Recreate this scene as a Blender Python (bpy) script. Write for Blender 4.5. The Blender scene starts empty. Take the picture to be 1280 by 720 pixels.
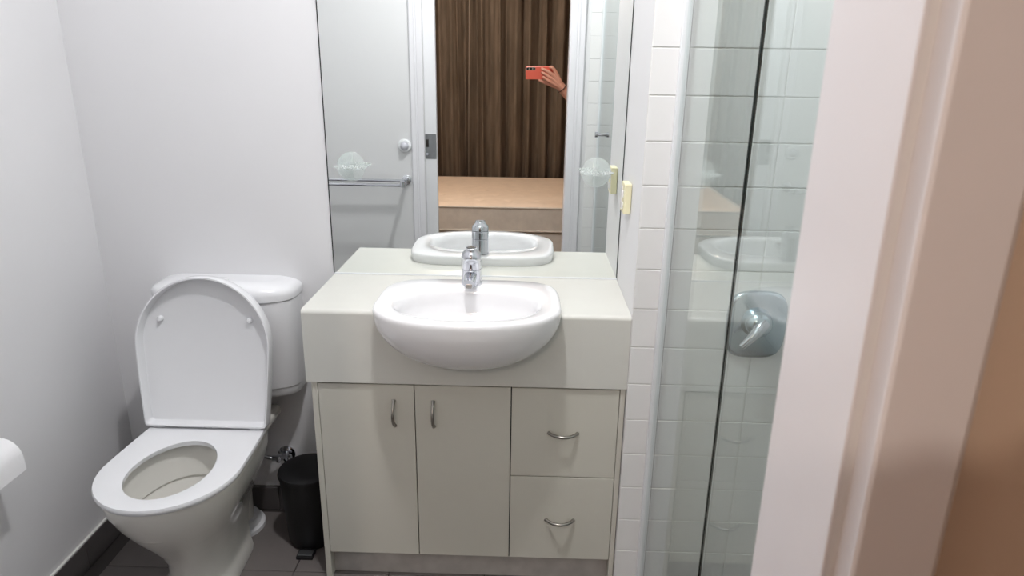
import bpy, bmesh, math, random
from mathutils import Vector, Matrix
random.seed(4)
C = bpy.context.scene
COL = C.collection
PI = math.pi

# ---------------------------------------------------------------- camera
CAM = Vector((-0.2866, -2.0985, 1.5235))
PITCH, YAW, ROLL, FPX = 0.309, -0.0218, 0.0152, 858.7
fw = Vector((math.sin(YAW)*math.cos(PITCH), math.cos(YAW)*math.cos(PITCH), -math.sin(PITCH)))
r0 = Vector((math.cos(YAW), -math.sin(YAW), 0)); u0 = r0.cross(fw)
RT = r0*math.cos(ROLL) + u0*math.sin(ROLL)
UP = -r0*math.sin(ROLL) + u0*math.cos(ROLL)
cd = bpy.data.cameras.new('camera'); cam = bpy.data.objects.new('camera', cd); COL.objects.link(cam)
M = Matrix((RT, UP, -fw)).transposed().to_4x4(); M.translation = CAM
cam.matrix_world = M
cd.sensor_width = 36; cd.lens = FPX*36/1280; cd.clip_start = 0.004; cd.clip_end = 50
cd.dof.use_dof = True; cd.dof.focus_distance = 2.0; cd.dof.aperture_fstop = 8.0
C.camera = cam
# ---------------------------------------------------------------- world, lights, exposure
w = bpy.data.worlds.new('world'); C.world = w; w.use_nodes = True
w.node_tree.nodes['Background'].inputs[0].default_value = (0.6, 0.65, 0.7, 1)
w.node_tree.nodes['Background'].inputs[1].default_value = 0.05
def area(name, loc, size, power, col, aim=None):
    l = bpy.data.lights.new(name, 'AREA'); l.shape = 'DISK'; l.size = size; l.energy = power; l.color = col
    o = bpy.data.objects.new(name, l); COL.objects.link(o); o.location = loc
    if aim is not None: o.rotation_euler = (Vector(aim)-Vector(loc)).to_track_quat('-Z', 'Y').to_euler()
    return o
def bulb(name, loc, r, power, col):
    l = bpy.data.lights.new(name, 'POINT'); l.shadow_soft_size = r; l.energy = power; l.color = col
    o = bpy.data.objects.new(name, l); COL.objects.link(o); o.location = loc; return o
bulb('bathroom_lamp', (-0.47, -0.92, 2.60), 0.035, 21, (1.0, 0.99, 0.99))
area('bathroom_lamp_diffuser', (-0.47, -0.92, 2.66), 0.12, 13, (1.0, 0.99, 0.99))
area('shower_fill', (0.50, -1.05, 2.685), 0.09, 7.5, (1.0, 0.99, 0.99))  # added fill light, brightens the shower tiles behind the glass
bulb('bedroom_lamp', (-0.80, -3.25, 2.27), 0.045, 33, (1.0, 0.83, 0.70))
bulb('bedroom_side_fill', (-1.75, -2.45, 2.58), 0.06, 12, (1.0, 0.85, 0.74))  # added fill for the mattress side and the architrave edge
C.view_settings.view_transform = 'Standard'; C.view_settings.look = 'None'
C.view_settings.gamma = 1; C.view_settings.use_curve_mapping = False
C.view_settings.exposure = 0.02

# ---------------------------------------------------------------- materials
def lin(c):
    return tuple(((v/255)/12.92 if v/255 <= .04045 else ((v/255+.055)/1.055)**2.4) for v in c) + (1,)
def mat(name, rgb, rough=.5, metal=0, var=.03, scale=8, bump=0, bscale=60, coat=0, stretch=None, spec=.5):
    m = bpy.data.materials.new(name); m.use_nodes = True; nt = m.node_tree; N = nt.nodes; L = nt.links
    b = N['Principled BSDF']
    b.inputs['Roughness'].default_value = rough; b.inputs['Metallic'].default_value = metal
    b.inputs['Coat Weight'].default_value = coat; b.inputs['Coat Roughness'].default_value = .05
    b.inputs['Specular IOR Level'].default_value = spec
    tc = N.new('ShaderNodeTexCoord'); mp = N.new('ShaderNodeMapping'); L.new(tc.outputs['Object'], mp.inputs[0])
    if stretch: mp.inputs['Scale'].default_value = stretch
    n = N.new('ShaderNodeTexNoise'); n.inputs['Scale'].default_value = scale; n.inputs['Detail'].default_value = 4
    L.new(mp.outputs[0], n.inputs['Vector'])
    cr = N.new('ShaderNodeValToRGB'); L.new(n.outputs['Fac'], cr.inputs[0])
    c = lin(rgb)
    cr.color_ramp.elements[0].position = .3; cr.color_ramp.elements[1].position = .7
    cr.color_ramp.elements[0].color = tuple(v*(1-var) for v in c[:3]) + (1,)
    cr.color_ramp.elements[1].color = tuple(min(1, v*(1+var)) for v in c[:3]) + (1,)
    L.new(cr.outputs[0], b.inputs['Base Color'])
    if bump:
        n2 = N.new('ShaderNodeTexNoise'); n2.inputs['Scale'].default_value = bscale; n2.inputs['Detail'].default_value = 3
        L.new(mp.outputs[0], n2.inputs['Vector'])
        bp = N.new('ShaderNodeBump'); bp.inputs['Strength'].default_value = bump; bp.inputs['Distance'].default_value = .002
        L.new(n2.outputs['Fac'], bp.inputs['Height']); L.new(bp.outputs[0], b.inputs['Normal'])
    return m
def thin_glass(name, tint, ior=1.5, rough=0.0, frost=0.0):
    m = bpy.data.materials.new(name); m.use_nodes = True; nt = m.node_tree; N = nt.nodes; L = nt.links
    N.remove(N['Principled BSDF']); out = N['Material Output']
    # Schlick reflectance on the unsigned angle, the same from either side of the sheet
    ge = N.new('ShaderNodeNewGeometry'); dt = N.new('ShaderNodeVectorMath'); dt.operation = 'DOT_PRODUCT'
    L.new(ge.outputs['Normal'], dt.inputs[0]); L.new(ge.outputs['Incoming'], dt.inputs[1])
    def mth(op, a, b, c=None):
        q = N.new('ShaderNodeMath'); q.operation = op
        for i, x in enumerate([a, b, c][:3]):
            if x is None: continue
            if hasattr(x, 'links'): L.new(x, q.inputs[i])
            else: q.inputs[i].default_value = x
        return q.outputs[0]
    f0 = ((ior-1)/(ior+1))**2
    p5 = mth('POWER', mth('SUBTRACT', 1.0, mth('ABSOLUTE', dt.outputs['Value'], None)), 5.0)
    class fr: outputs = [mth('MULTIPLY_ADD', p5, 1-f0, f0)]
    tr = N.new('ShaderNodeBsdfTransparent'); tr.inputs[0].default_value = lin(tint)
    gl = N.new('ShaderNodeBsdfGlossy'); gl.inputs['Roughness'].default_value = rough
    nz = N.new('ShaderNodeTexNoise'); nz.inputs['Scale'].default_value = 5
    mx = N.new('ShaderNodeMixShader'); L.new(fr.outputs[0], mx.inputs[0]); L.new(gl.outputs[0], mx.inputs[2])
    if frost:
        df = N.new('ShaderNodeBsdfTranslucent'); df.inputs[0].default_value = (.9, .93, .92, 1)
        d2 = N.new('ShaderNodeBsdfDiffuse'); d2.inputs[0].default_value = (.9, .93, .92, 1)
        m3 = N.new('ShaderNodeMixShader'); L.new(df.outputs[0], m3.inputs[1]); L.new(d2.outputs[0], m3.inputs[2])
        m2 = N.new('ShaderNodeMixShader'); m2.inputs[0].default_value = frost
        mm = N.new('ShaderNodeMath'); mm.operation = 'MULTIPLY_ADD'; mm.inputs[1].default_value = .1; mm.inputs[2].default_value = frost-.05
        L.new(nz.outputs['Fac'], mm.inputs[0]); L.new(mm.outputs[0], m2.inputs[0])
        L.new(tr.outputs[0], m2.inputs[1]); L.new(m3.outputs[0], m2.inputs[2]); L.new(m2.outputs[0], mx.inputs[1])
    else:
        cr = N.new('ShaderNodeValToRGB'); cr.color_ramp.elements[0].color = lin(tint)
        cr.color_ramp.elements[1].color = tuple(min(1, v*1.01) for v in lin(tint)[:3]) + (1,)
        L.new(nz.outputs['Fac'], cr.inputs[0]); L.new(cr.outputs[0], tr.inputs[0]); L.new(tr.outputs[0], mx.inputs[1])
    L.new(mx.outputs[0], out.inputs[0])
    return m
def emitter(name, col, s):
    m = bpy.data.materials.new(name); m.use_nodes = True; b = m.node_tree.nodes['Principled BSDF']
    b.inputs['Base Color'].default_value = (.9, .9, .9, 1)
    b.inputs['Emission Color'].default_value = col; b.inputs['Emission Strength'].default_value = s
    return m
paint = mat('wall_paint', (224, 224, 226), .55, var=.012, scale=3, bump=.05, bscale=180)
ceil_m = mat('ceiling_paint', (228, 228, 228), .7, var=.01)
gloss_paint = mat('gloss_trim_paint', (232, 231, 236), .28, var=.01)
door_paint = mat('door_paint', (232, 232, 236), .35, var=.01)
grout = mat('wall_grout', (222, 222, 219), .8, var=.05, scale=30)
walltile = mat('white_glazed_tile', (233, 233, 233), .16, var=.01, scale=2, bump=.03, bscale=12, coat=.2)
floorgrout = mat('floor_grout', (70, 66, 64), .85, var=.05)
floortile = mat('charcoal_floor_tile', (112, 106, 104), .42, var=.07, scale=6, bump=.1, bscale=90)
skirt_m = mat('charcoal_skirting_tile', (84, 80, 80), .45, var=.06, scale=10)
caulk = mat('white_caulk', (220, 220, 216), .6)
laminate = mat('cream_laminate', (213, 213, 207), .32, var=.012, scale=14, bump=.03, bscale=300)
cabinet_m = mat('beige_cabinet_board', (206, 204, 194), .42, var=.012, scale=6)
dark_in = mat('dark_cabinet_gap', (38, 33, 30), .8)
kick_m = mat('worn_kickboard', (186, 182, 178), .5, var=.10, scale=22)
china = mat('white_china', (238, 238, 240), .07, var=.006, scale=3, coat=.5)
pan_china = mat('toilet_china', (230, 228, 222), .09, var=.01, scale=3, coat=.4)
plastic = mat('white_plastic', (234, 235, 238), .24, var=.006)
chrome = mat('chrome', (214, 216, 222), .06, 1, var=.02)
dull_chrome = mat('brushed_chrome', (158, 154, 148), .28, 1, var=.08, scale=60)
blue_chrome = mat('satin_chrome_plate', (182, 196, 204), .22, 1, var=.03)
alu = mat('white_aluminium', (226, 229, 232), .3, 0, var=.02)
steel = mat('satin_steel', (150, 152, 155), .35, .9, var=.05, scale=40)
black_p = mat('black_plastic', (10, 10, 13), .55, var=.1)
rubber = mat('black_rubber', (25, 24, 24), .6)
cream = mat('cream_plastic', (232, 227, 192), .35, var=.02)
paper = mat('toilet_paper', (240, 240, 242), .9, var=.02, bump=.3, bscale=120)
glass_m = thin_glass('clear_shower_glass', (249, 253, 252))
edge_m = mat('dark_green_glass_edge', (14, 26, 24), .2)
soap_m = thin_glass('frosted_clear_plastic', (252, 254, 254), 1.45, .15, .22)
soap_rim = thin_glass('clear_plastic_rim', (252, 254, 254), 1.7, .05, .45)
curtain_m = mat('brown_curtain_cloth', (156, 140, 124), .85, var=.25, scale=26, bump=.5, bscale=300, stretch=(1, 1, .12))
mattress_m = mat('beige_mattress_ticking', (238, 218, 198), .85, var=.04, scale=14, bump=.4, bscale=120)
mattress_s = mat('cream_mattress_border', (228, 220, 210), .85, var=.06, scale=20, bump=.4, bscale=120)
carpet = mat('bedroom_carpet', (140, 125, 110), .95, var=.15, scale=120, bump=.8, bscale=300)
bedwall = mat('bedroom_wall_paint', (206, 186, 168), .6, var=.015)
phone_m = mat('coral_phone_back', (236, 112, 92), .3, var=.01)
lens_m = mat('black_lens_glass', (8, 8, 10), .08)
phone_isl = mat('grey_camera_island', (178, 168, 158), .25, .5)
skin_m = mat('skin', (214, 152, 128), .5, var=.06, scale=30, bump=.15, bscale=150)
shirt_m = mat('dark_navy_cotton', (44, 48, 62), .85, var=.1, scale=40)
jean_m = mat('grey_trouser_cloth', (70, 70, 76), .85, var=.1, scale=40)
hair_m = mat('dark_brown_hair', (48, 34, 26), .55, var=.3, scale=60)
eye_m = mat('eye_white', (235, 232, 228), .2)
mirror_m = mat('silvered_mirror', (246, 249, 247), .0, 1, var=.001)
water_m = mat('bowl_water', (205, 208, 205), .03, var=.01, coat=1)

# ---------------------------------------------------------------- helpers
W = {}
def link(name, me, mats, parent=None):
    o = bpy.data.objects.new(name, me); COL.objects.link(o)
    for m in (mats if isinstance(mats, (list, tuple)) else [mats]):
        if len(me.materials) < 8 and m.name not in [x.name for x in me.materials]: me.materials.append(m)
    return o
def obj(name, bm, m, parent=None, smooth=False, origin=None):
    """bm holds world coordinates; the origin goes to the base of its bounding box"""
    bmesh.ops.recalc_face_normals(bm, faces=bm.faces)
    xs = [v.co for v in bm.verts]
    lo = Vector([min(c[i] for c in xs) for i in range(3)]); hi = Vector([max(c[i] for c in xs) for i in range(3)])
    org = Vector(origin) if origin is not None else Vector(((lo.x+hi.x)/2, (lo.y+hi.y)/2, lo.z))
    bmesh.ops.translate(bm, verts=bm.verts, vec=-org)
    me = bpy.data.meshes.new(name); bm.to_mesh(me); bm.free()
    if smooth:
        me.shade_smooth()
        if smooth is not True: me.set_sharp_from_angle(angle=math.radians(smooth))
    o = link(name, me, m)
    W[o] = org
    if parent is not None:
        o.parent = parent; o.location = org - W[parent]
    else: o.location = org
    return o
def piece(name, me, parent, loc, rot=(0, 0, 0), sc=None):
    o = bpy.data.objects.new(name, me); COL.objects.link(o); o.parent = parent
    o.location = Vector(loc) - W[parent]; o.rotation_euler = rot
    if sc: o.scale = sc
    W[o] = Vector(loc)
    return o
def tag(o, label, cat, group=None, kind=None):
    o['label'] = label; o['category'] = cat
    if group: o['group'] = group
    if kind: o['kind'] = kind
    return o
def thing(name, loc, label, cat, group=None):
    o = bpy.data.objects.new(name, None); COL.objects.link(o); o.location = loc; o.empty_display_size = .05
    W[o] = Vector(loc); return tag(o, label, cat, group)
def struct(name, bm, m, parent=None, **k):
    o = obj(name, bm, m, parent, **k)
    if parent is None: o['kind'] = 'structure'
    return o
def box(bm, x0, x1, y0, y1, z0, z1, bev=0, seg=2, mi=0):
    r = bmesh.ops.create_cube(bm, size=1, matrix=Matrix.Translation(((x0+x1)/2, (y0+y1)/2, (z0+z1)/2)) @ Matrix.Diagonal((abs(x1-x0), abs(y1-y0), abs(z1-z0), 1)))
    vs = r['verts']
    for f in set(f for v in vs for f in v.link_faces): f.material_index = mi
    if bev:
        es = list(set(e for v in vs for e in v.link_edges))
        bmesh.ops.bevel(bm, geom=es, offset=bev, segments=seg, affect='EDGES', profile=.5)
    return vs
def B(*a, **k):
    bm = bmesh.new(); box(bm, *a, **k); return bm
def frame_axes(t):
    t = t.normalized(); a = Vector((0, 0, 1)) if abs(t.z) < .9 else Vector((1, 0, 0))
    u = t.cross(a).normalized(); return u, t.cross(u).normalized()
def loft(bm, rings, cap0=True, cap1=True, closed=True):
    vr = [[bm.verts.new(p) for p in r] for r in rings]; n = len(vr[0])
    for a, b in zip(vr, vr[1:]):
        for i in range(n if closed else n-1):
            j = (i+1) % n; bm.faces.new((a[i], a[j], b[j], b[i]))
    if cap0: bm.faces.new(vr[0][::-1])
    if cap1: bm.faces.new(vr[-1])
    return vr
def tube(bm, pts, r, n=12, caps=True):
    pts = [Vector(p) for p in pts]; rs = r if isinstance(r, (list, tuple)) else [r]*len(pts)
    rings = []; u = None
    for i, p in enumerate(pts):
        t = (pts[min(i+1, len(pts)-1)] - pts[max(i-1, 0)]).normalized()
        if u is None: u, v = frame_axes(t)
        else:
            u = (u - t*u.dot(t)).normalized(); v = t.cross(u)
        rings.append([p + (u*math.cos(2*PI*k/n) + v*math.sin(2*PI*k/n))*rs[i] for k in range(n)])
    loft(bm, rings, caps, caps)
def lathe(bm, org, axis, prof, n=32, cap0=True, cap1=True):
    """prof: list of (distance along axis, radius)"""
    org = Vector(org); t = Vector(axis).normalized(); u, v = frame_axes(t)
    loft(bm, [[org + t*h + (u*math.cos(2*PI*k/n)+v*math.sin(2*PI*k/n))*r for k in range(n)] for h, r in prof], cap0, cap1)
def prism(bm, poly, z0, z1, ax='z'):
    f = {'z': lambda a, b, c: (a, b, c), 'y': lambda a, b, c: (a, c, b), 'x': lambda a, b, c: (c, a, b)}[ax]
    loft(bm, [[Vector(f(a, b, z0)) for a, b in poly], [Vector(f(a, b, z1)) for a, b in poly]])
def arc(p, q, bulge, n=12):
    p, q, b = Vector(p), Vector(q), Vector(bulge)
    return [p.lerp(q, i/n) + b*math.sin(PI*i/n)**.75 for i in range(n+1)]

# ================================================================ STRUCTURE
LX, FY, FYB = -1.656, -1.625, -1.727        # left wall, front wall (bathroom face), its bedroom face
JL, JR = -.846, -.091                        # door opening
NY = -.358                                   # nib wall face behind its tiles
floor = struct('floor', B(LX, 1.0, FYB, 0, -.1, -.006), floorgrout)
ft = bmesh.new(); box(ft, -.1485, .1485, -.1485, .1485, -.02, 0, bev=.0015, seg=1)
ftm = bpy.data.meshes.new('tile'); ft.to_mesh(ftm); ft.free(); ftm.materials.append(floortile)
for i in range(9):
    for j in range(6):
        x = -1.505 + i*.30 + .055; y = -.15 - .30*j - .02
        x0, x1, y0, y1 = max(x-.1485, LX), min(x+.1485, 1.0), max(y-.1485, FYB), min(y+.1485, -.001)
        if x1-x0 < .01 or y1-y0 < .01: continue
        piece('tile', ftm, floor, ((x0+x1)/2, (y0+y1)/2, 0), sc=((x1-x0)/.297, (y1-y0)/.297, 1))
struct('ceiling', B(LX-.1, 1.1, FYB, .1, 2.7, 2.8), ceil_m)
struct('wall_back', B(LX-.1, 0, 0, .1, -.1, 2.7), paint)
struct('wall_left', B(LX-.1, LX, FYB, 0, -.1, 2.7), paint)
wn = bmesh.new(); box(wn, 0, 1.1, NY, .1, -.1, 2.7)
for f in wn.faces:
    if f.normal.y < -.9: f.material_index = 1
wall_nib = struct('wall_nib', wn, [paint, grout])
wall_right = struct('wall_right', B(1.0, 1.1, FYB, NY, -.1, 2.7), grout)
wf = bmesh.new()
box(wf, LX, JL, FY-.03, FY, -.0, 2.7); box(wf, LX, JL, FYB, FYB+.025, 0, 2.7)
box(wf, JR, 1.0, FYB, FY, 0, 2.7); box(wf, JL, JR, FYB, FY, 2.05, 2.7)
wall_front = struct('wall_front', wf, [paint])
# wall tiles ---------------------------------------------------------------
TW, TH, G = .327, .11, .0026
def tile_mesh(w_, h_):
    bm = bmesh.new(); e = .0012
    o_ = [(-w_/2, -h_/2), (w_/2, -h_/2), (w_/2, h_/2), (-w_/2, h_/2)]
    i_ = [(a-math.copysign(e, a), b-math.copysign(e, b)) for a, b in o_]
    loft(bm, [[Vector((a, 0, b)) for a, b in o_], [Vector((a, -.0012, b)) for a, b in o_], [Vector((a, -.002, b)) for a, b in i_]])
    bmesh.ops.recalc_face_normals(bm, faces=bm.faces)
    me = bpy.data.meshes.new('tile'); bm.to_mesh(me); bm.free(); me.materials.append(walltile); return me
tcache = {}
def tile_face(parent, a0, a1, place, rotz):
    rows = [.037+TH*k for k in range(-1, 25)]
    a = a0
    while a < a1-.01:
        b = min(a+TW, a1)
        for z in rows:
            z0, z1 = max(z, 0.0), min(z+TH, 2.7)
            if z1-z0 < .02: continue
            k = (round(b-a-G, 4), round(z1-z0-G, 4))
            if k not in tcache: tcache[k] = tile_mesh(*k)
            piece('tile', tcache[k], parent, place((a+b)/2, (z0+z1)/2), rot=(0, 0, rotz))
        a = b
tile_face(wall_nib, 0.0, .992, lambda a, z: (a, NY, z), 0)
tile_face(wall_front, .010, .992, lambda a, z: (a, FY, z), PI)
tile_face(wall_right, .362, 1.622, lambda a, z: (1.0, -a, z), -PI/2)
# skirting -------------------------------------------------------------------
def skirting(name, segs):
    """dark tile skirting with a white caulk line; segs = boxes"""
    root = None
    for (x0, x1, y0, y1) in segs:
        o = struct(name if root is None else 'tile', B(x0, x1, y0, y1, 0, .092, bev=.0012, seg=1), skirt_m, root)
        root = root or o
    for (x0, x1, y0, y1) in segs[:0]: pass
    return root
def seg_y(x0, x1, a, b, n): return [(x0, x1, a+(b-a)*i/n+.0008, a+(b-a)*(i+1)/n-.0008) for i in range(n)]
def seg_x(y0, y1, a, b, n): return [(a+(b-a)*i/n+.0008, a+(b-a)*(i+1)/n-.0008, y0, y1) for i in range(n)]
bl = skirting('baseboard_left', seg_y(LX, LX+.010, FY+.011, -.011, 5))
bb = skirting('baseboard_back', seg_x(-.010, 0, LX, -.90, 3))
bf = skirting('baseboard_front', seg_x(FY, FY+.010, LX, -.915, 3))
obj('caulk_line', B(LX, LX+.008, FY+.012, -.011, .092, .0965), caulk, bl)
obj('caulk_line', B(LX, -.90, -.004, 0, .092, .0955), skirt_m, bb)
# door frame -------------------------------------------------------------------
def profile_trim(name, x_in, x_out, y0, out, ztop, m=gloss_paint, plain=False):
    """upright architrave: face with a shallow groove and eased edges; out = +1 bathroom side, -1 bedroom side"""
    s = 1 if x_out > x_in else -1; wd = abs(x_out-x_in); t = .016 if out > 0 else .021
    pr = [(0, 0), (0, t-.003), (.003, t), (wd*.42, t), (wd*.42+.002, t-.003), (wd*.42+.005, t-.003), (wd*.42+.007, t), (wd*.60, t), (wd*.60+.002, t-.002), (wd-.006, t-.002), (wd, t-.008), (wd, 0)]
    if plain: pr = [(0, 0), (0, t-.002), (.002, t), (wd-.006, t-.001), (wd, t-.006), (wd, 0)]
    bm = bmesh.new(); prism(bm, [(x_in+s*a, y0+out*b) for a, b in pr], 0, ztop, 'z')
    return struct(name, bm, m)
profile_trim('trim_1', JL, -.915, FY, 1, 2.11)
profile_trim('trim_2', JR, -.012, FY, 1, 2.11)
struct('trim_3', B(JL, JR, FY, FY+.016, 2.05, 2.11, bev=.002), gloss_paint)
profile_trim('trim_4', JR+.006, JR+.060, FYB, -1, 2.11, plain=True)
profile_trim('trim_5', JL-.006, JL-.060, FYB, -1, 2.11, plain=True)
struct('trim_6', B(JL-.060, JR+.060, FYB-.015, FYB, 2.11, 2.17, bev=.002), gloss_paint)
# inner jamb lining of the right side and the sliding leaf in its cavity
struct('trim_7', B(JR-.002, JR, FYB-.001, FY+.001, 0, 2.05, bev=.0008), gloss_paint)
leaf = struct('door_1', B(-1.35, -.785, -1.694, -1.658, .012, 2.045, bev=.002), door_paint)
lp = obj('lock_plate', B(-.849, -.787, -1.658, -1.655, 1.052, 1.184, bev=.0012), steel, leaf)
bm = bmesh.new(); box(bm, -.842, -.828, -1.655, -1.652, 1.115, 1.155, bev=.001)
obj('finger_recess', bm, dark_in, lp)
bm = bmesh.new(); lathe(bm, (-.835, -1.655, 1.078), (0, 1, 0), [(0, .007), (.006, .007), (.008, .005)], 16)
obj('snib', bm, chrome, lp, smooth=30)
# bedroom shell
struct('floor', B(-2.3, 1.8, -4.85, FYB, -.1, 0), carpet)
struct('ceiling', B(-2.3, 1.8, -4.85, FYB, 2.7, 2.8), ceil_m)
struct('wall_bedroom_far', B(-2.3, 1.8, -4.85, -4.75, 0, 2.7), bedwall)
struct('wall_bedroom_left', B(-2.4, -2.3, -4.85, FYB, 0, 2.7), bedwall)
struct('wall_bedroom_right', B(1.8, 1.9, -4.85, FYB, 0, 2.7), bedwall)
struct('wall_bedroom_near', B(-2.3, LX-.1, FYB, FYB+.1, 0, 2.7), bedwall)
struct('wall_bedroom_side', B(1.1, 1.8, FYB, FYB+.1, 0, 2.7), bedwall)
wb = bmesh.new(); box(wb, JR+.02, 1.8, FYB-.004, FYB, 0, 2.7); box(wb, -2.3, JL-.02, FYB-.004, FYB, 0, 2.7); box(wb, JL-.02, JR+.02, FYB-.004, FYB, 2.12, 2.7)
struct('wall_bedroom_lining', wb, bedwall)

# ================================================================ VANITY
H, AP, DY = .8907, .2152, -.3515
tw = thing('vanity_cabinet', (-.45, -.17, 0), 'beige bathroom vanity cabinet with two doors and two drawers under the basin', 'cabinet')
FF = -.345
obj('side_panel', B(-.889, -.872, FF, -.001, 0, H-AP-.001, bev=.001, seg=1), cabinet_m, tw)
obj('side_panel', B(-.0165, -.002, FF, -.001, 0, H-AP-.001, bev=.001, seg=1), cabinet_m, tw)
bm = bmesh.new(); box(bm, -.872, -.0165, FF+.022, -.001, .085, H-AP-.001)
obj('carcass', bm, dark_in, tw)
obj('kickboard', B(-.872, -.0165, FF+.036, FF+.05, 0, .085), kick_m, tw)
DZ0, DZ1 = .099, .669
def bow(bm, p, q, out=.026):
    """bow handle: two feet and an arched bar"""
    p, q = Vector(p), Vector(q)
    tube(bm, arc(p, q, (0, -out, 0), 18), [.0060] + [.0047]*17 + [.0060], 10)
for n, (x0, x1, hx, lab) in enumerate([(-.8705, -.598, -.656, None), (-.5955, -.3235, -.5435, None)]):
    d = obj('door', B(x0, x1, FF, FF+.018, DZ0, DZ1, bev=.0012, seg=2), cabinet_m, tw)
    hb = bmesh.new(); bow(hb, (hx, FF, .541), (hx, FF, .621)); obj('handle', hb, dull_chrome, d, smooth=40)
for z0, z1, hz in [(.3865, DZ1, .530), (DZ0, .3835, .238)]:
    d = obj('drawer', B(-.3205, -.018, FF, FF+.018, z0, z1, bev=.0012, seg=2), cabinet_m, tw)
    hb = bmesh.new(); bow(hb, (-.213, FF, hz), (-.131, FF, hz)); obj('handle', hb, dull_chrome, d, smooth=40)

# basin outlines ----------------------------------------------------------------
NB = 96; BX = -.444
def sgn(v, e): return math.copysign(abs(v)**e, v)
def out_ring(s, z, sy=None):
    yc = -.362; sy = sy or s; r = []
    for k in range(NB):
        t = 2*PI*k/NB; c, sn = math.cos(t), math.sin(t)
        if sn >= 0: e = 2/4.6; x = .252*sgn(c, e); y = .232*sgn(sn, e)
        else: x = .252*sgn(c, 1*.94); y = .168*sgn(sn, .94)
        r.append(Vector((BX+x*s, yc+y*sy, z)))
    return r
def in_ring(s, z, dy=0):
    r = []
    for k in range(NB):
        t = 2*PI*k/NB; c, sn = math.cos(t), math.sin(t)
        e = 2/2.4
        r.append(Vector((BX+.197*sgn(c, e)*s, -.352+dy+.128*sgn(sn, e)*s, z)))
    return r
RZ = .921
def bowl_ext(scale=1.0):
    rings = []
    for i in range(14, -1, -1):
        u = (PI/2)*i/14*.97; rings.append(out_ring(math.cos(u)*scale, RZ-.018-.158*math.sin(u)))
    return rings
# countertop with cut-out
ct = bmesh.new()
n_ = 8; rr = .012
pr = [(0, H), (0, H-.035), (DY+.022, H-.035), (DY+.022, H-AP), (DY, H-AP), (DY, H-rr)]
for k in range(1, n_+1):
    a = PI/2*k/n_; pr.append((DY+rr-rr*math.cos(a), H-rr+rr*math.sin(a)))
prism(ct, [(a, b) for a, b in pr], -.9, -.0005, 'x')
# ends of the apron return along the left side
box(ct, -.9, -.882, DY+.022, 0, H-AP, H-.035)
top = obj('countertop', ct, laminate)
tag(top, 'cream laminate vanity countertop with deep front edge cut for the basin', 'countertop')
cut = bmesh.new(); loft(cut, bowl_ext(.975) + [out_ring(.975, H+.05)])
cutter = obj('cutter', cut, laminate)
md = top.modifiers.new('cut', 'BOOLEAN'); md.operation = 'DIFFERENCE'; md.object = cutter; md.solver = 'EXACT'
bpy.context.view_layer.update()
dg = bpy.context.evaluated_depsgraph_get()
nm = bpy.data.meshes.new_from_object(top.evaluated_get(dg)); top.modifiers.clear(); top.data = nm
bpy.data.objects.remove(cutter)
bs = thing('wash_basin', (BX, -.36, H), 'white oval china wash basin set half into the countertop', 'basin')
bm = bmesh.new(); rings = bowl_ext()
rings += [out_ring(1.002, RZ-.012), out_ring(.998, RZ-.006), out_ring(.985, RZ-.0015), out_ring(.968, RZ)]
rings += [[a.lerp(b, .5) for a, b in zip(out_ring(.95, RZ), in_ring(1.05, RZ))]]
rings += [in_ring(1.03, RZ-.001), in_ring(1.0, RZ-.004), in_ring(.975, RZ-.012), in_ring(.940, RZ-.025)]
for i in range(1, 12):
    v = PI/2*i/11*.97; rings.append(in_ring(.95*math.cos(v)**.62, RZ-.025-.10*math.sin(v)))
loft(bm, rings); obj('bowl', bm, china, bs, smooth=True)
bm = bmesh.new(); lathe(bm, (BX, -.352, RZ-.127), (0, 0, 1), [(0, .024), (.006, .024), (.008, .02), (.006, .012), (.009, .011), (.009, .001)], 24)
obj('drain', bm, chrome, bs, smooth=30)
# basin mixer ---------------------------------------------------------------------
tp = thing('basin_tap', (-.447, -.178, RZ), 'small chrome mixer tap standing on the back of the basin', 'tap')
bm = bmesh.new(); o_ = Vector((-.447, -.178, RZ)); ax = Vector((0, -.10, 1))
lathe(bm, o_, ax, [(0, .0300), (.004, .0305), (.008, .029), (.048, .0285), (.050, .027), (.052, .029), (.074, .029), (.076, .0275)], 40)
obj('body', bm, chrome, tp, smooth=35)
bm = bmesh.new()
rings = []
for i in range(8):
    t = i/7; p = o_+Vector((0, -.016-.078*t, .030-.002*t + .004*math.sin(PI*t)))
    hw = .0185-.003*t; hh = .014-.004*t
    rings.append([p+Vector((sgn(math.cos(2*PI*k/20), .7)*hw, 0, sgn(math.sin(2*PI*k/20), .7)*hh)) for k in range(20)])
loft(bm, rings); obj('spout', bm, chrome, tp, smooth=50)
bm = bmesh.new(); lathe(bm, o_+Vector((0, -.090, .020)), (0, 0, 1), [(-.004, .009), (.002, .010), (.006, .010)], 20)
obj('aerator', bm, dull_chrome, tp, smooth=30)
bm = bmesh.new(); t0 = o_+Vector((0, -.0078, .0765))
lathe(bm, t0, (0, -.14, 1), [(0, .0285), (.012, .0285), (.020, .026), (.027, .018), (.031, .0165), (.036, .0165), (.0365, .014), (.034, .013)], 36)
hd = obj('handle', bm, chrome, tp, smooth=35)
bm = bmesh.new(); lathe(bm, t0, (0, -.14, 1), [(.0335, .0128), (.0350, .0125), (.0355, .002)], 28)
obj('handle_cap', bm, lens_m, hd, smooth=35)

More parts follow.
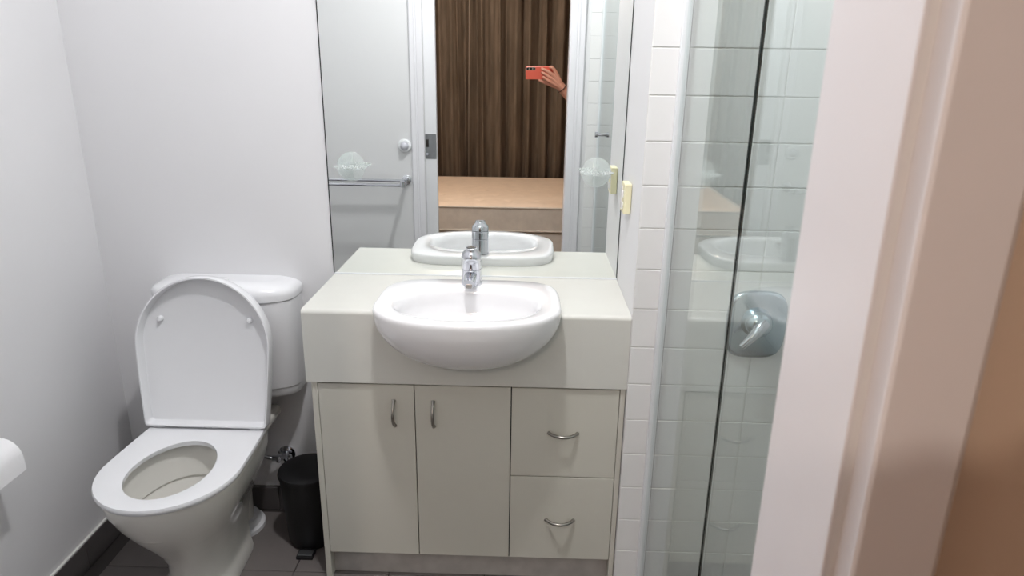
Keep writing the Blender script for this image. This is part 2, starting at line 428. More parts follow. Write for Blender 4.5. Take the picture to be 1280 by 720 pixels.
# ================================================================ MIRROR
mr = bmesh.new(); box(mr, -.9, -.0008, -.005, -.0005, H+.0005, 2.1)
for f in mr.faces:
    if abs(f.normal.y) < .5: f.material_index = 1
mo = obj('mirror', mr, [mirror_m, edge_m]); tag(mo, 'large frameless wall mirror standing on the countertop behind the basin', 'mirror')
obj('edge_strip', B(-.9030, -.9002, -.0052, -.0004, H+.0005, 2.1), edge_m, mo)
obj('edge_strip', B(-.0030, -.0008, -.0056, -.0051, H+.0045, 2.1), edge_m, mo)
sealb = bmesh.new(); box(sealb, -.9, -.001, -.0085, -.005, H+.0003, H+.004)
obj('sealant_bead', sealb, alu, mo)

# soap dishes on the mirror
def soap_dish(x, z, label, yaw):
    t = thing('soap_dish', (x, -.006, z), label, 'soap dish', 'clear soap dishes stuck on the mirror')
    bm = bmesh.new(); lathe(bm, (x, -.0055, z), (0, -1, 0), [(0, .044), (.002, .045), (.005, .040), (.0075, .024), (.012, .012), (.014, .002)], 36)
    obj('suction_cup', bm, soap_m, t, smooth=40)
    bm = bmesh.new(); rings = []
    for a, s, zz in [(0, .4, -.005), (1, .8, -.004), (2, 1, .002), (3, 1.03, .004), (4, .96, .002), (6, .45, -.001)]:
        rings.append([Vector((x+.047*s*math.cos(2*PI*k/36), -.040+.021*s*math.sin(2*PI*k/36), z+zz)) for k in range(36)])
    loft(bm, rings); obj('dish', bm, soap_m, t, smooth=50)
    bm = bmesh.new()
    for k in range(30):
        a = 2*PI*k/30
        bmesh.ops.create_icosphere(bm, subdivisions=1, radius=.0034, matrix=Matrix.Translation((x+.0475*math.cos(a), -.040+.0215*math.sin(a), z+.004)))
    o = obj('beaded_rim', bm, soap_rim, t, smooth=True); o['kind'] = 'stuff'
    bm = bmesh.new(); tube(bm, [(x, -.016, z), (x, -.024, z-.002)], .008, 12); obj('stem', bm, soap_rim, t, smooth=40)
    t.rotation_euler.z = yaw
    return t
soap_dish(-.826, 1.232, 'clear round soap dish stuck on the left side of the mirror', .12)
soap_dish(-.083, 1.228, 'clear round soap dish stuck on the right side of the mirror by the power outlet', -.05)

# power outlet on the return wall
po = thing('power_outlet', (0, -.168, 1.18), 'cream double switch power outlet on the side wall right of the mirror', 'power outlet')
obj('plate', B(-.021, -.0005, -.202, -.135, 1.140, 1.225, bev=.003), cream, po)
for z in (1.163, 1.195):
    obj('rocker', B(-.025, -.021, -.188, -.172, z-.010, z+.010, bev=.0012), plastic, po)
obj('socket_face', B(-.0225, -.021, -.166, -.140, 1.150, 1.215, bev=.0005, seg=1), plastic, po)

# ================================================================ SHOWER
GX = .076
ss = thing('shower_screen', (GX, -.65, 0), 'fixed clear glass shower panel in a white wall channel beside the vanity', 'shower screen')
def pane(name, y0, y1, z0, z1, parent):
    bm = bmesh.new(); box(bm, GX-.0024, GX+.0024, y0, y1, z0, z1)
    o = obj(name, bm, glass_m, parent); return o
pane('glass_pane', -.938, -.362, .022, 2.0, ss)
obj('wall_channel', B(GX-.011, GX+.009, -.378, -.3605, 0, 2.0, bev=.0015), alu, ss)
obj('glass_edge', B(GX-.0025, GX+.0025, -.9435, -.938, .022, 2.0), edge_m, ss)
obj('rubber_seal', B(GX+.0092, GX+.0115, -.376, -.3605, 0, 2.0), rubber, ss)
obj('bottom_rail', B(GX-.010, GX+.010, -.94, -.378, 0, .022, bev=.002), alu, ss)
sd = thing('shower_door', (GX, -1.27, 0), 'clear glass shower door with small chrome knob nearest the doorway', 'shower door')
pane('glass_pane', -1.598, -.950, .014, 2.0, sd)
obj('hinge_channel', B(GX-.010, GX+.010, -1.616, -1.598, 0, 2.0, bev=.0015), alu, sd)
for sx in (-1, 1):
    bm = bmesh.new(); lathe(bm, (GX+sx*.003, -1.43, 1.215), (sx, 0, 0), [(0, .008), (.018, .007), (.020, .014), (.032, .014), (.034, .012)], 20)
    obj('knob', bm, chrome, sd, smooth=35)
# shower mixer
sm = thing('shower_mixer', (.328, -.36, .885), 'satin chrome shower mixer on a large rounded plate behind the glass', 'shower mixer')
def rrect(cx, cz, hw, hh, n=3.6, N=64):
    return [(cx+hw*sgn(math.cos(2*PI*k/N), 2/n), cz+hh*sgn(math.sin(2*PI*k/N), 2/n)) for k in range(N)]
bm = bmesh.new(); loft(bm, [[Vector((a, y, b)) for a, b in rrect(.328, .882, hw, hh)] for y, hw, hh in [(-.3603, .079, .094), (-.367, .079, .094), (-.3725, .076, .091), (-.374, .070, .085)]])
obj('plate', bm, blue_chrome, sm, smooth=50)
bm = bmesh.new(); lathe(bm, (.325, -.374, .893), (0, -1, 0), [(0, .041), (.006, .040), (.022, .036), (.034, .030), (.042, .018), (.044, .002)], 40)
dm = obj('dome', bm, blue_chrome, sm, smooth=50)
bm = bmesh.new(); tube(bm, [(.334, -.402, .900), (.318, -.416, .885), (.296, -.424, .862), (.276, -.426, .842)], [.019, .017, .012, .008], 16)
obj('lever', bm, chrome, dm, smooth=50)

# ================================================================ TOILET
TX = -1.262
def seat_outline(hw=.192, yb=-.205, yf=-.655, hb=.178, s=1.0, N=80, rc=.012):
    """closed D outline: narrow straight back, round front"""
    pts = []; yc = -.452
    # front half ellipse from right (+x) around to the left
    for i in range(41):
        a = -PI*i/40; pts.append((hw*math.cos(a), yc+(yc-yf)*math.sin(a)))
    for i in range(1, 10):
        t = i/10; pts.append((-(hw+(hb-hw)*t**1.3), yc+(yb-rc-yc)*t))
    for i in range(8):
        a = PI-PI/2*i/7; pts.append((-(hb-rc)+rc*math.cos(a), yb-rc+rc*math.sin(a)))
    for i in range(1, 14): pts.append((-(hb-rc)+2*(hb-rc)*i/14, yb))
    for i in range(8):
        a = PI/2-PI/2*i/7; pts.append(((hb-rc)+rc*math.cos(a), yb-rc+rc*math.sin(a)))
    for i in range(9, 0, -1):
        t = i/10; pts.append((hw+(hb-hw)*t**1.3, yc+(yb-rc-yc)*t))
    cy = (yb+yf)/2
    return [(a*s, cy+(b-cy)*s) for a, b in pts]
OUT = seat_outline(); NO = len(OUT)
def hole_pts(s=1.0, hw=.112, y0=-.60, y1=-.305):
    """egg outline matched to the outer points by direction"""
    cy = -.46; r = []
    for a, b in OUT:
        t = math.atan2((b-cy)/.23, a/.192)
        sn = math.sin(t); c = math.cos(t)
        yy = cy + ((y1-cy) if sn > 0 else (cy-y0))*sn*s
        wx = hw*(1-.02*max(0, sn))*s
        r.append((wx*c, yy))
    return r
SZ = .452
tt = thing('toilet', (TX, -.35, 0), 'white toilet with raised lid and cistern on the back wall beside the vanity', 'toilet')
P3 = lambda pts, z: [Vector((TX+a, b, z)) for a, b in pts]
def scl(pts, s, cy=-.43): return [(a*s, cy+(b-cy)*s) for a, b in pts]
bm = bmesh.new(); Ht = hole_pts()
rings = [P3(scl(OUT, .985), SZ-.017), P3(OUT, SZ-.012), P3(OUT, SZ-.005), P3(scl(OUT, .988), SZ), P3([(a*1.06, -.46+(b+.46)*1.05) for a, b in Ht], SZ), P3(Ht, SZ-.003), P3(Ht, SZ-.014), P3([(a*1.03, b) for a, b in Ht], SZ-.017)]
vr = loft(bm, rings, False, False)
for i in range(NO):
    j = (i+1) % NO; bm.faces.new((vr[-1][i], vr[-1][j], vr[0][j], vr[0][i]))
seat = obj('seat', bm, plastic, tt, smooth=45)
obj('slot', B(TX-.013, TX+.013, -.2305, -.227, SZ-.001, SZ+.0004), dark_in, seat)
for sx in (-1, 1):
    bm = bmesh.new()
    tube(bm, [(TX+sx*.178, -.218, SZ+.006), (TX+sx*.120, -.218, SZ+.006)], .010, 14)
    box(bm, TX+sx*.15-.018, TX+sx*.15+.018, -.236, -.203, SZ-.002, SZ+.004, bev=.0015)
    obj('hinge', bm, plastic, tt, smooth=40)
# lid: D panel raised, leaning on the cistern
LH = Vector((TX, -.214, SZ+.004)); LL = .470
ldir = Vector((0.012, .060, .49)).normalized(); lside = Vector((1, 0, 0)); lnorm = lside.cross(ldir).normalized()  # faces the room (-y)
if lnorm.y > 0: lnorm = -lnorm
def lid_ring(s, d):
    r = []
    for a, b in OUT:
        v = (-.205-b)/.45*LL; cv = LL/2
        aa = a*1.06*s; vv = cv+(v-cv)*s
        r.append(LH+lside*aa+ldir*vv+lnorm*d)
    return r
bm = bmesh.new()
loft(bm, [lid_ring(.96, -.012), lid_ring(.985, -.010), lid_ring(1.0, -.002), lid_ring(1.0, .028), lid_ring(.994, .0315), lid_ring(.975, .0315), lid_ring(.965, .028), lid_ring(.95, .002), lid_ring(.935, .0)])
lid = obj('lid', bm, plastic, tt, smooth=50)
for sx in (-1, 1):
    bm = bmesh.new(); c = LH+lside*(sx*.136)+ldir*.335
    lathe(bm, c, lnorm, [(0, .009), (.008, .0085), (.012, .006), (.013, .001)], 16); obj('bumper', bm, plastic, lid, smooth=40)
# cistern
CX0, CX1, CD = -1.462, -1.010, -.155
def cist(z, s=1.0, f=1.0, crown=0.0):
    r = []; cx = (CX0+CX1)/2; hw = (CX1-CX0)/2*s
    pts = [(hw, -.002)]
    for i in range(49):
        t = i/48*PI
        x = hw*sgn(math.cos(t), .30); y = CD*f*sgn(math.sin(t), .30)
        pts.append((x, y*(1-.27*abs(x/hw)**2.4)))
    pts.append((-hw, -.002))
    return [Vector((cx+a, b, z+crown*(1-min(1, abs(a)/.225)**2))) for a, b in pts]
bm = bmesh.new(); loft(bm, [cist(.505, .95, f=.86), cist(.512, .97, f=.90), cist(.535, .975, f=.92)]); obj('cistern_base', bm, plastic, tt, smooth=35)
bm = bmesh.new(); loft(bm, [cist(.538, .985, f=.95), cist(.542, .99, f=.96), cist(.828, .99, f=.97)]); obj('cistern', bm, plastic, tt, smooth=35)
bm = bmesh.new(); loft(bm, [cist(.831, 1.0, f=1.0), cist(.846, 1.005, f=1.01, crown=.004), cist(.856, .995, f=1.0, crown=.012), cist(.863, .96, f=.94, crown=.018), cist(.867, .88, f=.84, crown=.021), cist(.868, .7, f=.66, crown=.022)]); cl = obj('cistern_lid', bm, plastic, tt, smooth=50)
bm = bmesh.new(); lathe(bm, ((CX0+CX1)/2, -.085, .8855), (0, 0, 1), [(0, .024), (.003, .024), (.004, .021)], 24); obj('flush_button', bm, plastic, cl, smooth=30)
# pan
bm = bmesh.new(); rings = []
secs = [(0.0, .100, -.50, -.215), (.02, .102, -.502, -.212), (.05, .094, -.495, -.21), (.10, .082, -.488, -.19), (.15, .084, -.498, -.178), (.20, .099, -.524, -.170), (.25, .122, -.560, -.166), (.30, .147, -.596, -.167), (.345, .167, -.622, -.171), (.385, .179, -.639, -.178), (.415, .183, -.645, -.185), (.428, .184, -.646, -.186), (.4345, .180, -.643, -.19)]
def pan_ring(z, hw, yf, yb):
    r = []; cy0 = -.43
    for a, b in OUT:
        v = (b-(-.205))/(-.45)         # 0 back .. 1 front
        r.append(Vector((TX+a/.192*hw, yb+(yf-yb)*v, z)))
    return r
for s in secs: rings.append(pan_ring(*s))
Hi = lambda s, z, dy=0: [Vector((TX+a*s, -.46+(b+.46)*s+dy, z)) for a, b in Ht]
rings += [Hi(1.20, .434), Hi(1.17, .428), Hi(1.14, .405), Hi(1.12, .365), Hi(1.05, .335), Hi(1.045, .330), Hi(1.09, .327), Hi(1.07, .320), Hi(.90, .29, .01), Hi(.66, .25, .03), Hi(.5, .225, .04)]
loft(bm, rings); pan = obj('pan', bm, pan_china, tt, smooth=60)
bm = bmesh.new(); loft(bm, [Hi(.84, .272, .018), Hi(.84, .274, .018)]); obj('water', bm, water_m, pan)
# trap bulge, outlet pipe and floor collar
bm = bmesh.new(); tube(bm, [(TX, -.24, .16), (TX, -.20, .25), (TX, -.15, .30), (TX, -.115, .27), (TX, -.105, .20), (TX, -.105, .03)], [.06, .062, .060, .058, .054, .052], 24)
obj('outlet_trap', bm, pan_china, tt, smooth=60)
bm = bmesh.new(); lathe(bm, (TX, -.105, 0), (0, 0, 1), [(0, .086), (.014, .086), (.018, .080), (.020, .074), (.034, .072), (.040, .068), (.040, .05)], 40)
obj('floor_collar', bm, plastic, tt, smooth=35)
bm = bmesh.new(); box(bm, TX-.155, TX+.155, -.236, -.02, .395, .4345, bev=.015, seg=3); box(bm, TX-.09, TX+.09, -.145, -.02, .4345, .503, bev=.01)
obj('cistern_shelf', bm, pan_china, tt, smooth=40)
# stop valve and hose
sv = thing('stop_valve', (-1.105, 0, .235), 'chrome water stop valve with hose on the wall between toilet and bin', 'valve')
bm = bmesh.new(); lathe(bm, (-1.112, 0, .228), (0, -1, 0), [(0, .030), (.004, .030), (.009, .022), (.011, .013), (.045, .012)], 28); obj('escutcheon', bm, chrome, sv, smooth=35)
bm = bmesh.new(); tube(bm, [(-1.085, -.038, .235), (-1.150, -.038, .228)], .010, 16); box(bm, -1.135, -1.118, -.050, -.026, .218, .242, bev=.003)
lathe(bm, (-1.105, -.045, .235), (0, -1, 0), [(0, .014), (.02, .013), (.024, .009)], 6); obj('valve_body', bm, chrome, sv, smooth=35)
bm = bmesh.new(); tube(bm, [(-1.150, -.038, .228), (-1.175, -.038, .235), (-1.200, -.045, .27), (-1.205, -.06, .34), (-1.190, -.07, .43), (-1.18, -.07, .508)], .0065, 12); obj('hose', bm, steel, sv, smooth=60)
# pedal bin
pb = thing('pedal_bin', (-.985, -.16, 0), 'black plastic pedal bin standing between toilet and vanity', 'bin')
bm = bmesh.new(); lathe(bm, (-.990, -.150, 0), (0, 0, 1), [(.006, .074), (.012, .078), (.25, .092)], 48); obj('body', bm, black_p, pb, smooth=35)
bm = bmesh.new(); lathe(bm, (-.990, -.150, .252), (0, 0, 1), [(0, .095), (.006, .096), (.014, .093), (.019, .078), (.022, .03), (.023, .002)], 48); obj('lid', bm, black_p, pb, smooth=35)
bm = bmesh.new(); lathe(bm, (-.990, -.150, 0), (0, 0, 1), [(0, .070), (.010, .072), (.012, .068)], 40); obj('base_ring', bm, rubber, pb, smooth=35)
bm = bmesh.new(); box(bm, -1.012, -.958, -.268, -.225, .0, .012, bev=.002); box(bm, -.996, -.974, -.235, -.195, .004, .014); pdl = obj('pedal', bm, black_p, pb)
obj('pedal_strip', B(-1.008, -.962, -.262, -.238, .012, .0145, bev=.001), steel, pdl)
# toilet roll and holder on the left wall
rh = thing('toilet_roll_holder', (LX, -.55, .60), 'chrome toilet roll holder on the left wall above the paper', 'toilet roll holder')
bm = bmesh.new(); lathe(bm, (LX, -.722, .628), (1, 0, 0), [(0, .020), (.004, .020), (.008, .014), (.012, .010)], 24); obj('wall_rose', bm, chrome, rh, smooth=35)
bm = bmesh.new(); RXC, RZC = LX+.055, .571
tube(bm, [(LX+.010, -.722, .628), (LX+.040, -.722, .628), (RXC, -.722, .618), (RXC, -.722, RZC+.012), (RXC, -.722, RZC), (RXC, -.70, RZC), (RXC, -.598, RZC)], .005, 12); obj('arm', bm, chrome, rh, smooth=60)
tr = thing('toilet_roll', (RXC, -.655, RZC-.052), 'white toilet paper roll hanging at the left wall', 'toilet roll')
bm = bmesh.new(); yr0, yr1 = -.705, -.605
RR = .0505
vr = []
for y, r in [(yr0, .0195), (yr0, RR-.002), (yr0+.002, RR), (yr1-.002, RR), (yr1, RR-.002), (yr1, .0195)]:
    vr.append([Vector((RXC+r*math.cos(2*PI*k/48), y, RZC+r*math.sin(2*PI*k/48))) for k in range(48)])
vv = loft(bm, vr, False, False)
for k in range(48): bm.faces.new((vv[-1][k], vv[-1][(k+1) % 48], vv[0][(k+1) % 48], vv[0][k]))
obj('paper', bm, paper, tr, smooth=40)
bm = bmesh.new()
pl = [(RXC+(RR+.001)*math.cos(a), RZC+(RR+.001)*math.sin(a)) for a in [PI/2*(1-i/8) for i in range(9)]] + [(RXC+RR+.002, RZC-.018), (RXC+RR+.003, RZC-.036)]
loft(bm, [[Vector((a, y, b)) for a, b in pl+[(a-.0012, b) for a, b in pl[::-1]]] for y in (yr0, yr1)])
obj('loose_end', bm, paper, tr, smooth=40)
bm = bmesh.new(); tube(bm, [(RXC, yr0+.001, RZC), (RXC, yr1-.001, RZC)], .019, 24); obj('core', bm, mat('cardboard', (170, 145, 115), .8), tr, smooth=40)

# ================================================================ FRONT WALL FITTINGS (seen in the mirror)
rl = thing('towel_rail', (-1.25, FY, .94), 'chrome double towel rail on the wall left of the doorway', 'towel rail')
for x in (-.948, -1.55):
    bm = bmesh.new(); lathe(bm, (x, FY, .940), (0, 1, 0), [(0, .026), (.005, .026), (.010, .020), (.013, .012)], 28); obj('wall_rose', bm, chrome, rl, smooth=35)
    bm = bmesh.new(); tube(bm, [(x, FY+.01, .940), (x, FY+.135, .937)], [.011, .010], 16)
    for d in (.065, .130): lathe(bm, (x, FY+d, .937-.016), (0, 0, 1), [(0, .010), (.002, .013), (.030, .013), (.032, .010)], 18)
    obj('bracket', bm, chrome, rl, smooth=40)
for d, dz in ((.065, .008), (.130, -.006)):
    bm = bmesh.new(); tube(bm, [(-.95, FY+d, .937+dz), (-1.548, FY+d, .937+dz)], .008, 14); obj('bar', bm, chrome, rl, smooth=60)
ds = thing('wall_button', (-.952, FY, 1.122), 'round white plastic knob on the wall above the towel rail', 'wall knob')
bm = bmesh.new(); lathe(bm, (-.952, FY, 1.122), (0, 1, 0), [(0, .036), (.006, .036), (.012, .031), (.013, .023), (.010, .0225)], 36); obj('ring', bm, plastic, ds, smooth=40)
bm = bmesh.new(); lathe(bm, (-.952, FY+.009, 1.122), (0, 1, 0), [(0, .0215), (.012, .021), (.020, .016), (.023, .006), (.0235, .001)], 32); obj('dome', bm, mat('pale_grey_plastic', (205, 205, 214), .3), ds, smooth=60)

# ================================================================ BEDROOM
def curtain(x0, x1, label, ph):
    bm = bmesh.new(); n = int((x1-x0)/.008); rows = 26; vs = []
    for j in range(rows+1):
        z = .02+2.33*j/rows; row = []
        for i in range(n+1):
            x = x0+(x1-x0)*i/n
            e = min((x-x0), (x1-x))/.03
            f = .048*math.sin(x*44+ph+.5*math.sin(x*9+ph)) + .018*math.sin(x*23+ph*2+.15*z) + .008*math.sin(x*130+z*1.1)
            row.append(bm.verts.new((x+.012*math.sin(x*31+z*.9), -4.60+f*(1+.12*(2.3-z)/2.3)*min(1, .3+e), z)))
        vs.append(row)
    for a, b in zip(vs, vs[1:]):
        for i in range(n): bm.faces.new((a[i], a[i+1], b[i+1], b[i]))
    bmesh.ops.solidify(bm, geom=bm.faces[:], thickness=.002)
    o = obj('curtain', bm, curtain_m, smooth=True); tag(o, label, 'curtain', 'bedroom curtains')
curtain(-2.1, -.868, 'brown curtain on the left of the dark gap, behind the bed', .4)
curtain(-.856, 1.6, 'wide brown curtain behind the hand with the phone and the bed', 2.1)
bm = bmesh.new(); tube(bm, [(-2.25, -4.60, 2.372), (1.75, -4.60, 2.372)], .012, 12)
o = obj('curtain_rod', bm, steel, smooth=60); tag(o, 'steel rod carrying the brown bedroom curtains', 'curtain rod')
MX0, MX1, MY0, MY1, MZ = -1.19, .74, -4.44, -3.00, .55
def rplan(x0, x1, y0, y1, r, n=8):
    pts = []
    for cx, cy, a0 in [(x1-r, y1-r, 0), (x0+r, y1-r, PI/2), (x0+r, y0+r, PI), (x1-r, y0+r, 3*PI/2)]:
        for i in range(n+1): pts.append((cx+r*math.cos(a0+PI/2*i/n), cy+r*math.sin(a0+PI/2*i/n)))
    return pts
mt = thing('mattress', ((MX0+MX1)/2, (MY0+MY1)/2, .34), 'bare beige quilted mattress in the bedroom beyond the doorway', 'mattress')
def mring(z, ins): return [Vector((a, b, z)) for a, b in rplan(MX0+ins, MX1-ins, MY0+ins, MY1-ins, .09-ins*.5)]
bm = bmesh.new(); loft(bm, [mring(.342, .012), mring(.350, .0), mring(.44, -.006), mring(MZ-.022, 0)]); obj('border', bm, mattress_s, mt, smooth=50)
# quilted top: a grid with dimples, on a bevelled slab
bm = bmesh.new(); nx, ny = 150, 110; g = []
for j in range(ny+1):
    row = []
    for i in range(nx+1):
        u, v = i/nx, j/ny; x = MX0+.02+(MX1-MX0-.04)*u; y = MY0+.02+(MY1-MY0-.04)*v
        e = min(x-MX0-.02, MX1-.02-x, y-MY0-.02, MY1-.02-y)
        dim = 0
        px, py = (x/.22), (y/.22)
        off = .5*(int(math.floor(py)) % 2)
        dx, dy = (px+off) % 1-.5, py % 1-.5
        dim = -.010*math.exp(-(dx*dx+dy*dy)/.012)
        z = MZ-.020+.020*min(1, max(0, e)/.05)**.5+dim
        row.append(bm.verts.new((x, y, z)))
    g.append(row)
for a, b in zip(g, g[1:]):
    for i in range(nx): bm.faces.new((a[i], a[i+1], b[i+1], b[i]))
obj('quilted_top', bm, mattress_m, mt, smooth=True)
for z in (.352, MZ-.020):
    bm = bmesh.new(); pts = [Vector((a, b, z)) for a, b in rplan(MX0-.004, MX1+.004, MY0-.004, MY1+.004, .09)]
    tube(bm, pts+[pts[0]], .007, 8); obj('piping', bm, mattress_s, mt, smooth=60)
bb_ = thing('bed_base', ((MX0+MX1)/2, (MY0+MY1)/2, 0), 'fabric covered bed base under the bare mattress', 'bed base')
obj('base_box', B(MX0+.01, MX1-.01, MY0+.01, MY1-.012, .06, .335, bev=.01), mattress_s, bb_)
for x in (MX0+.10, MX1-.10):
    for y in (MY0+.10, MY1-.10):
        obj('leg', B(x-.03, x+.03, y-.03, y+.03, 0, .06), black_p, bb_)
# ceiling lamps; the bedroom and shower fittings are made up for the fill lights
for nm_, c, lab in [('ceiling_light', (-.47, -.92), 'round flat ceiling light over the bathroom floor'), ('ceiling_light', (-1.75, -2.45), 'round fitting of an added fill light in the bedroom left of the doorway'), ('ceiling_light', (.50, -1.05), 'round fitting of an added fill light above the shower')]:
    t = thing(nm_, (c[0], c[1], 2.7), lab, 'ceiling light')
    bm = bmesh.new(); lathe(bm, (c[0], c[1], 2.7), (0, 0, -1), [(0, .10), (.012, .10), (.016, .095)], 40); obj('housing', bm, plastic, t, smooth=35)
    bm = bmesh.new(); lathe(bm, (c[0], c[1], 2.683), (0, 0, -1), [(0, .085), (.004, .083), (.008, .06), (.009, .002)], 40)
    obj('diffuser', bm, emitter('lamp_diffuser', (1, .97, .93, 1), 2), t, smooth=40)

pl_ = thing('pendant_lamp', (-.80, -3.25, 2.7), 'white glass pendant lamp hanging over the bed in the bedroom', 'lamp')
bm = bmesh.new(); lathe(bm, (-.80, -3.25, 2.7), (0, 0, -1), [(0, .05), (.02, .045), (.03, .01)], 24); obj('ceiling_rose', bm, plastic, pl_, smooth=35)
bm = bmesh.new(); tube(bm, [(-.80, -3.25, 2.67), (-.80, -3.25, 2.36)], .004, 8); obj('cord', bm, plastic, pl_, smooth=60)
bm = bmesh.new(); lathe(bm, (-.80, -3.25, 2.37), (0, 0, -1), [(0, .02), (.04, .022), (.045, .018)], 20); obj('bulb_socket', bm, plastic, pl_, smooth=35)
# ================================================================ PHONE (behind the lens of the camera)
PM = Matrix((RT, fw, UP)).transposed().to_4x4(); PM.translation = CAM - fw*.0035
ph = bpy.data.objects.new('smartphone', None); COL.objects.link(ph); ph.matrix_world = PM
tag(ph, 'coral pink smartphone with three lenses held up in a hand', 'smartphone')
def ph_part(name, bm, m, smooth=40, parent=None):
    bmesh.ops.recalc_face_normals(bm, faces=bm.faces)
    me = bpy.data.meshes.new(name); bm.to_mesh(me); bm.free(); me.shade_smooth(); me.set_sharp_from_angle(angle=math.radians(smooth))
    o = link(name, me, m); o.parent = parent or ph; return o
def rr2(x0, x1, z0, z1, r, ins=0, n=6):
    return rplan(x0+ins, x1-ins, z0+ins, z1-ins, max(r-ins, .001), n)
bm = bmesh.new()
loft(bm, [[Vector((a, y, b)) for a, b in rr2(-.032, .127, -.063, .012, .009, ins)] for y, ins in [(-.0085, .0015), (-.0075, 0), (-.0025, 0), (-.0012, .0015)]])
ph_part('case', bm, phone_m)
bm = bmesh.new(); loft(bm, [[Vector((a, y, b)) for a, b in rr2(-.0305, .1255, -.0615, .0105, .008)] for y in (-.0092, -.0085)]); ph_part('screen', bm, lens_m)
bm = bmesh.new(); loft(bm, [[Vector((a, y, b)) for a, b in rr2(-.029, .026, -.009, .009, .007)] for y in (-.0012, -.0004)]); isl = ph_part('camera_island', bm, phone_isl)
for x in (-.019, 0, .017):
    bm = bmesh.new(); lathe(bm, (x, -.0004, 0), (0, 1, 0), [(0, .0062), (.0006, .0058), (.0007, .001)], 20); ph_part('lens', bm, lens_m, parent=isl)

# ================================================================ PERSON beside the doorway, holding the phone
def skin_mesh(chains, sub=2):
    """chains: list of [(point, radius)...]; (index) as first item joins an earlier vertex"""
    vs, es, rad, roots = [], [], [], []
    for ch in chains:
        prev = None
        for it in ch:
            if isinstance(it, int): prev = it; continue
            vs.append(it[0]); rad.append(it[1])
            k = len(vs)-1
            if prev is not None: es.append((prev, k))
            else: roots.append(k)
            prev = k
    me = bpy.data.meshes.new('body'); me.from_pydata([tuple(v) for v in vs], es, [])
    o = bpy.data.objects.new('body', me); COL.objects.link(o)
    o.modifiers.new('skin', 'SKIN')
    for i, r in enumerate(rad):
        d = me.skin_vertices[0].data[i]; d.radius = (r if isinstance(r, tuple) else (r, r)); d.use_root = i in roots
    o.modifiers['skin'].use_smooth_shade = True
    s = o.modifiers.new('sub', 'SUBSURF'); s.levels = sub; s.render_levels = sub
    bpy.context.view_layer.update()
    nm = bpy.data.meshes.new_from_object(o.evaluated_get(bpy.context.evaluated_depsgraph_get()))
    bpy.data.objects.remove(o); nm.shade_smooth()
    return nm
def person_part(name, chains, m, parent, sub=2):
    me = skin_mesh(chains, sub); me.name = name; me.transform(Matrix.Translation(-W[parent]))
    me.materials.clear(); o = link(name, me, m); o.parent = parent; W[o] = W[parent]; return o
def PX(px, py, dy=0.0):
    """measured position of the hand at the phone's plane"""
    return Vector((-.319+(px-657)*.00465, -2.098+dy, 1.533-(py-84)*.00455))
pr_ = thing('person', (.52, -2.42, 0), 'person beyond the doorway of whom one raised hand holding the phone shows', 'person')
V = Vector
wr = V((-.100, -2.125, 1.415))
# body: pelvis 0, spine 1,2,3, neck 4, head 5,6
torso = [(V((.52, -2.42, .95)), (.165, .12)), (V((.52, -2.42, 1.08)), (.145, .105)), (V((.52, -2.41, 1.25)), (.165, .12)), (V((.52, -2.42, 1.37)), (.155, .10)), (V((.52, -2.415, 1.445)), .062), (V((.52, -2.405, 1.50)), .060), (V((.52, -2.385, 1.56)), (.082, .095)), (V((.52, -2.385, 1.63)), (.098, .118)), (V((.52, -2.395, 1.70)), (.085, .10))]
armL = [3, (V((.36, -2.41, 1.38)), .055), (V((.27, -2.33, 1.26)), .046), (V((.17, -2.24, 1.19)), .041), (V((.07, -2.19, 1.27)), .037), (V((-.03, -2.15, 1.345)), .034), (wr, .028), (V((-.118, -2.118, 1.437)), .028), (V((-.132, -2.114, 1.455)), .026)]
armR = [3, (V((.68, -2.43, 1.38)), .055), (V((.73, -2.45, 1.22)), .045), (V((.75, -2.45, 1.08)), .040), (V((.74, -2.41, .96)), .034), (V((.73, -2.37, .85)), .025), (V((.73, -2.35, .80)), .032)]
legL = [0, (V((.43, -2.42, .88)), .09), (V((.42, -2.42, .68)), .075), (V((.42, -2.41, .49)), .058), (V((.42, -2.43, .30)), .052), (V((.42, -2.44, .09)), .042), (V((.42, -2.42, .045)), .048), (V((.42, -2.34, .035)), .046), (V((.42, -2.26, .03)), .036)]
legR = [0, (V((.61, -2.42, .88)), .09), (V((.62, -2.42, .68)), .075), (V((.62, -2.41, .49)), .058), (V((.62, -2.43, .30)), .052), (V((.62, -2.44, .09)), .042), (V((.62, -2.42, .045)), .048), (V((.62, -2.34, .035)), .046), (V((.62, -2.26, .03)), .036)]
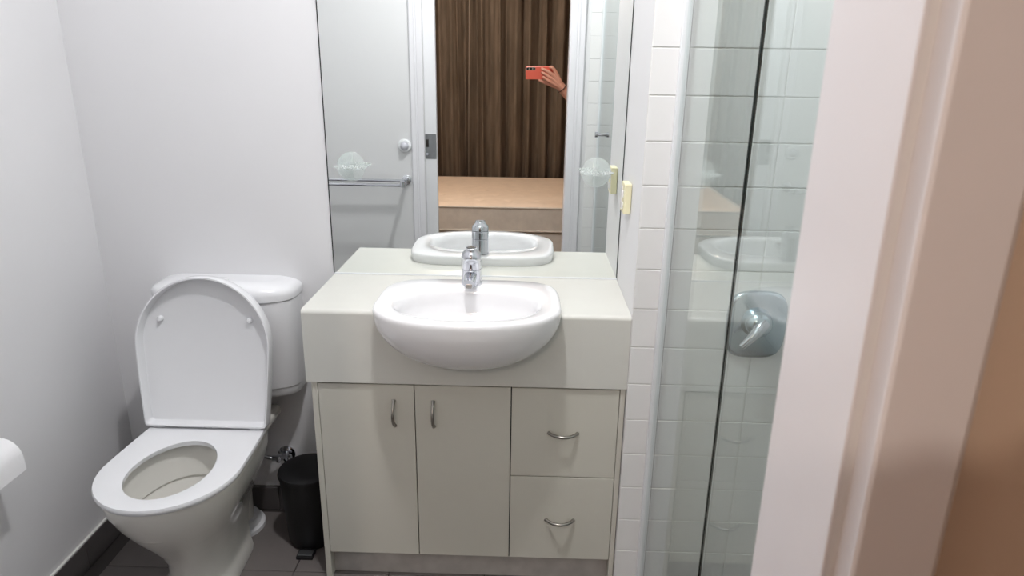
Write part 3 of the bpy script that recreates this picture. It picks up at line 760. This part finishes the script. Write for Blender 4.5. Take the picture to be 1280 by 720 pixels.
# fingers of the raised hand: middle, ring and little finger lie on the phone's back, index curls over the top
f_ = [
 [(PX(702, 105, -.014), .017), (PX(696.5, 94, -.006), .016), (PX(693, 87, .006), .0115), (PX(689.5, 83, .012), .0100), (PX(686, 84.5, .014), .0085)],
 [(PX(702, 106, -.014), .018), (PX(694, 96, -.002), .0165), (PX(688, 90.5, .014), .0110), (PX(681, 86.8, .017), .0095), (PX(676, 85.5, .014), .0085)],
 [(PX(702, 107, -.014), .018), (PX(693, 99.5, -.002), .0160), (PX(687, 95.5, .014), .0105), (PX(681, 91.8, .017), .0092), (PX(676.5, 89.5, .014), .0080)],
 [(PX(702, 108, -.014), .017), (PX(692, 103, -.004), .0145), (PX(687, 100.5, .012), .0095), (PX(682, 97.5, .015), .0082), (PX(678, 95, .012), .0072)],
 [(PX(702, 108.5, -.018), .016), (PX(693, 106, -.020), .015), (PX(685, 103.5, -.028), .0115), (PX(679, 101.5, -.030), .010), (PX(673, 99, -.026), .0085)],
 [(V((.73, -2.35, .81)), .02), (V((.715, -2.345, .74)), .010), (V((.712, -2.335, .70)), .008)],
 [(V((.73, -2.35, .81)), .02), (V((.73, -2.34, .73)), .010), (V((.73, -2.325, .69)), .008)],
 [(V((.73, -2.35, .81)), .02), (V((.745, -2.345, .74)), .010), (V((.745, -2.33, .70)), .008)],
 [(V((.73, -2.35, .81)), .02), (V((.758, -2.35, .75)), .009), (V((.758, -2.335, .715)), .007)],
 [(V((.73, -2.35, .82)), .018), (V((.705, -2.32, .78)), .010), (V((.695, -2.30, .75)), .008)]]
body = person_part('body', [torso, armL, armR, legL, legR] + f_, skin_m, pr_)
g = .010
inf = lambda ch, a, b, e=g: [ch[0]] * (isinstance(ch[0], int)) + [(p, (r[0]+e, r[1]+e) if isinstance(r, tuple) else r+e) for p, r in ch[(1 if isinstance(ch[0], int) else 0)+a:(1 if isinstance(ch[0], int) else 0)+b]]
person_part('shirt', [inf(torso, 0, 4, .026), inf(armL, 0, 2, .014), inf(armR, 0, 2, .014)], shirt_m, pr_)
tq = inf(torso, 0, 2, .021)
person_part('trousers', [tq, [0]+inf(legL, 0, 5)[1:], [0]+inf(legR, 0, 5)[1:]], jean_m, pr_)
def ell(name, c, r, m, par, seg=20):
    bm = bmesh.new(); bmesh.ops.create_uvsphere(bm, u_segments=seg, v_segments=seg//2, radius=1, matrix=Matrix.Translation(c) @ Matrix.Diagonal((r[0], r[1], r[2], 1)))
    return obj(name, bm, m, par, smooth=True)
ell('hair', (.52, -2.412, 1.682), (.083, .094, .085), hair_m, pr_, 32)
HF = -2.302
for sx in (-1, 1):
    e_ = ell('eye', (.52+sx*.030, HF-.004, 1.622), (.013, .008, .008), eye_m, pr_)
    ell('iris', (.52+sx*.030, HF+.0025, 1.622), (.0048, .003, .0048), hair_m, e_, 12)
    ell('ear', (.52+sx*.078, -2.392, 1.612), (.010, .019, .030), skin_m, pr_)
ell('nose', (.52, HF+.004, 1.592), (.012, .017, .022), skin_m, pr_)
ell('mouth', (.52, HF-.006, 1.556), (.024, .010, .007), mat('lip_skin', (180, 95, 88), .45), pr_)
bm = bmesh.new(); d_ = (V((-.118, -2.118, 1.437))-V((-.03, -2.15, 1.345))).normalized(); u, v = frame_axes(d_)
bc = wr+d_*.004
ring = [bc+(u*math.cos(2*PI*k/32)+v*math.sin(2*PI*k/32))*.0305 for k in range(33)]
tube(bm, ring, .0022, 8); obj('bracelet', bm, black_p, pr_, smooth=60)
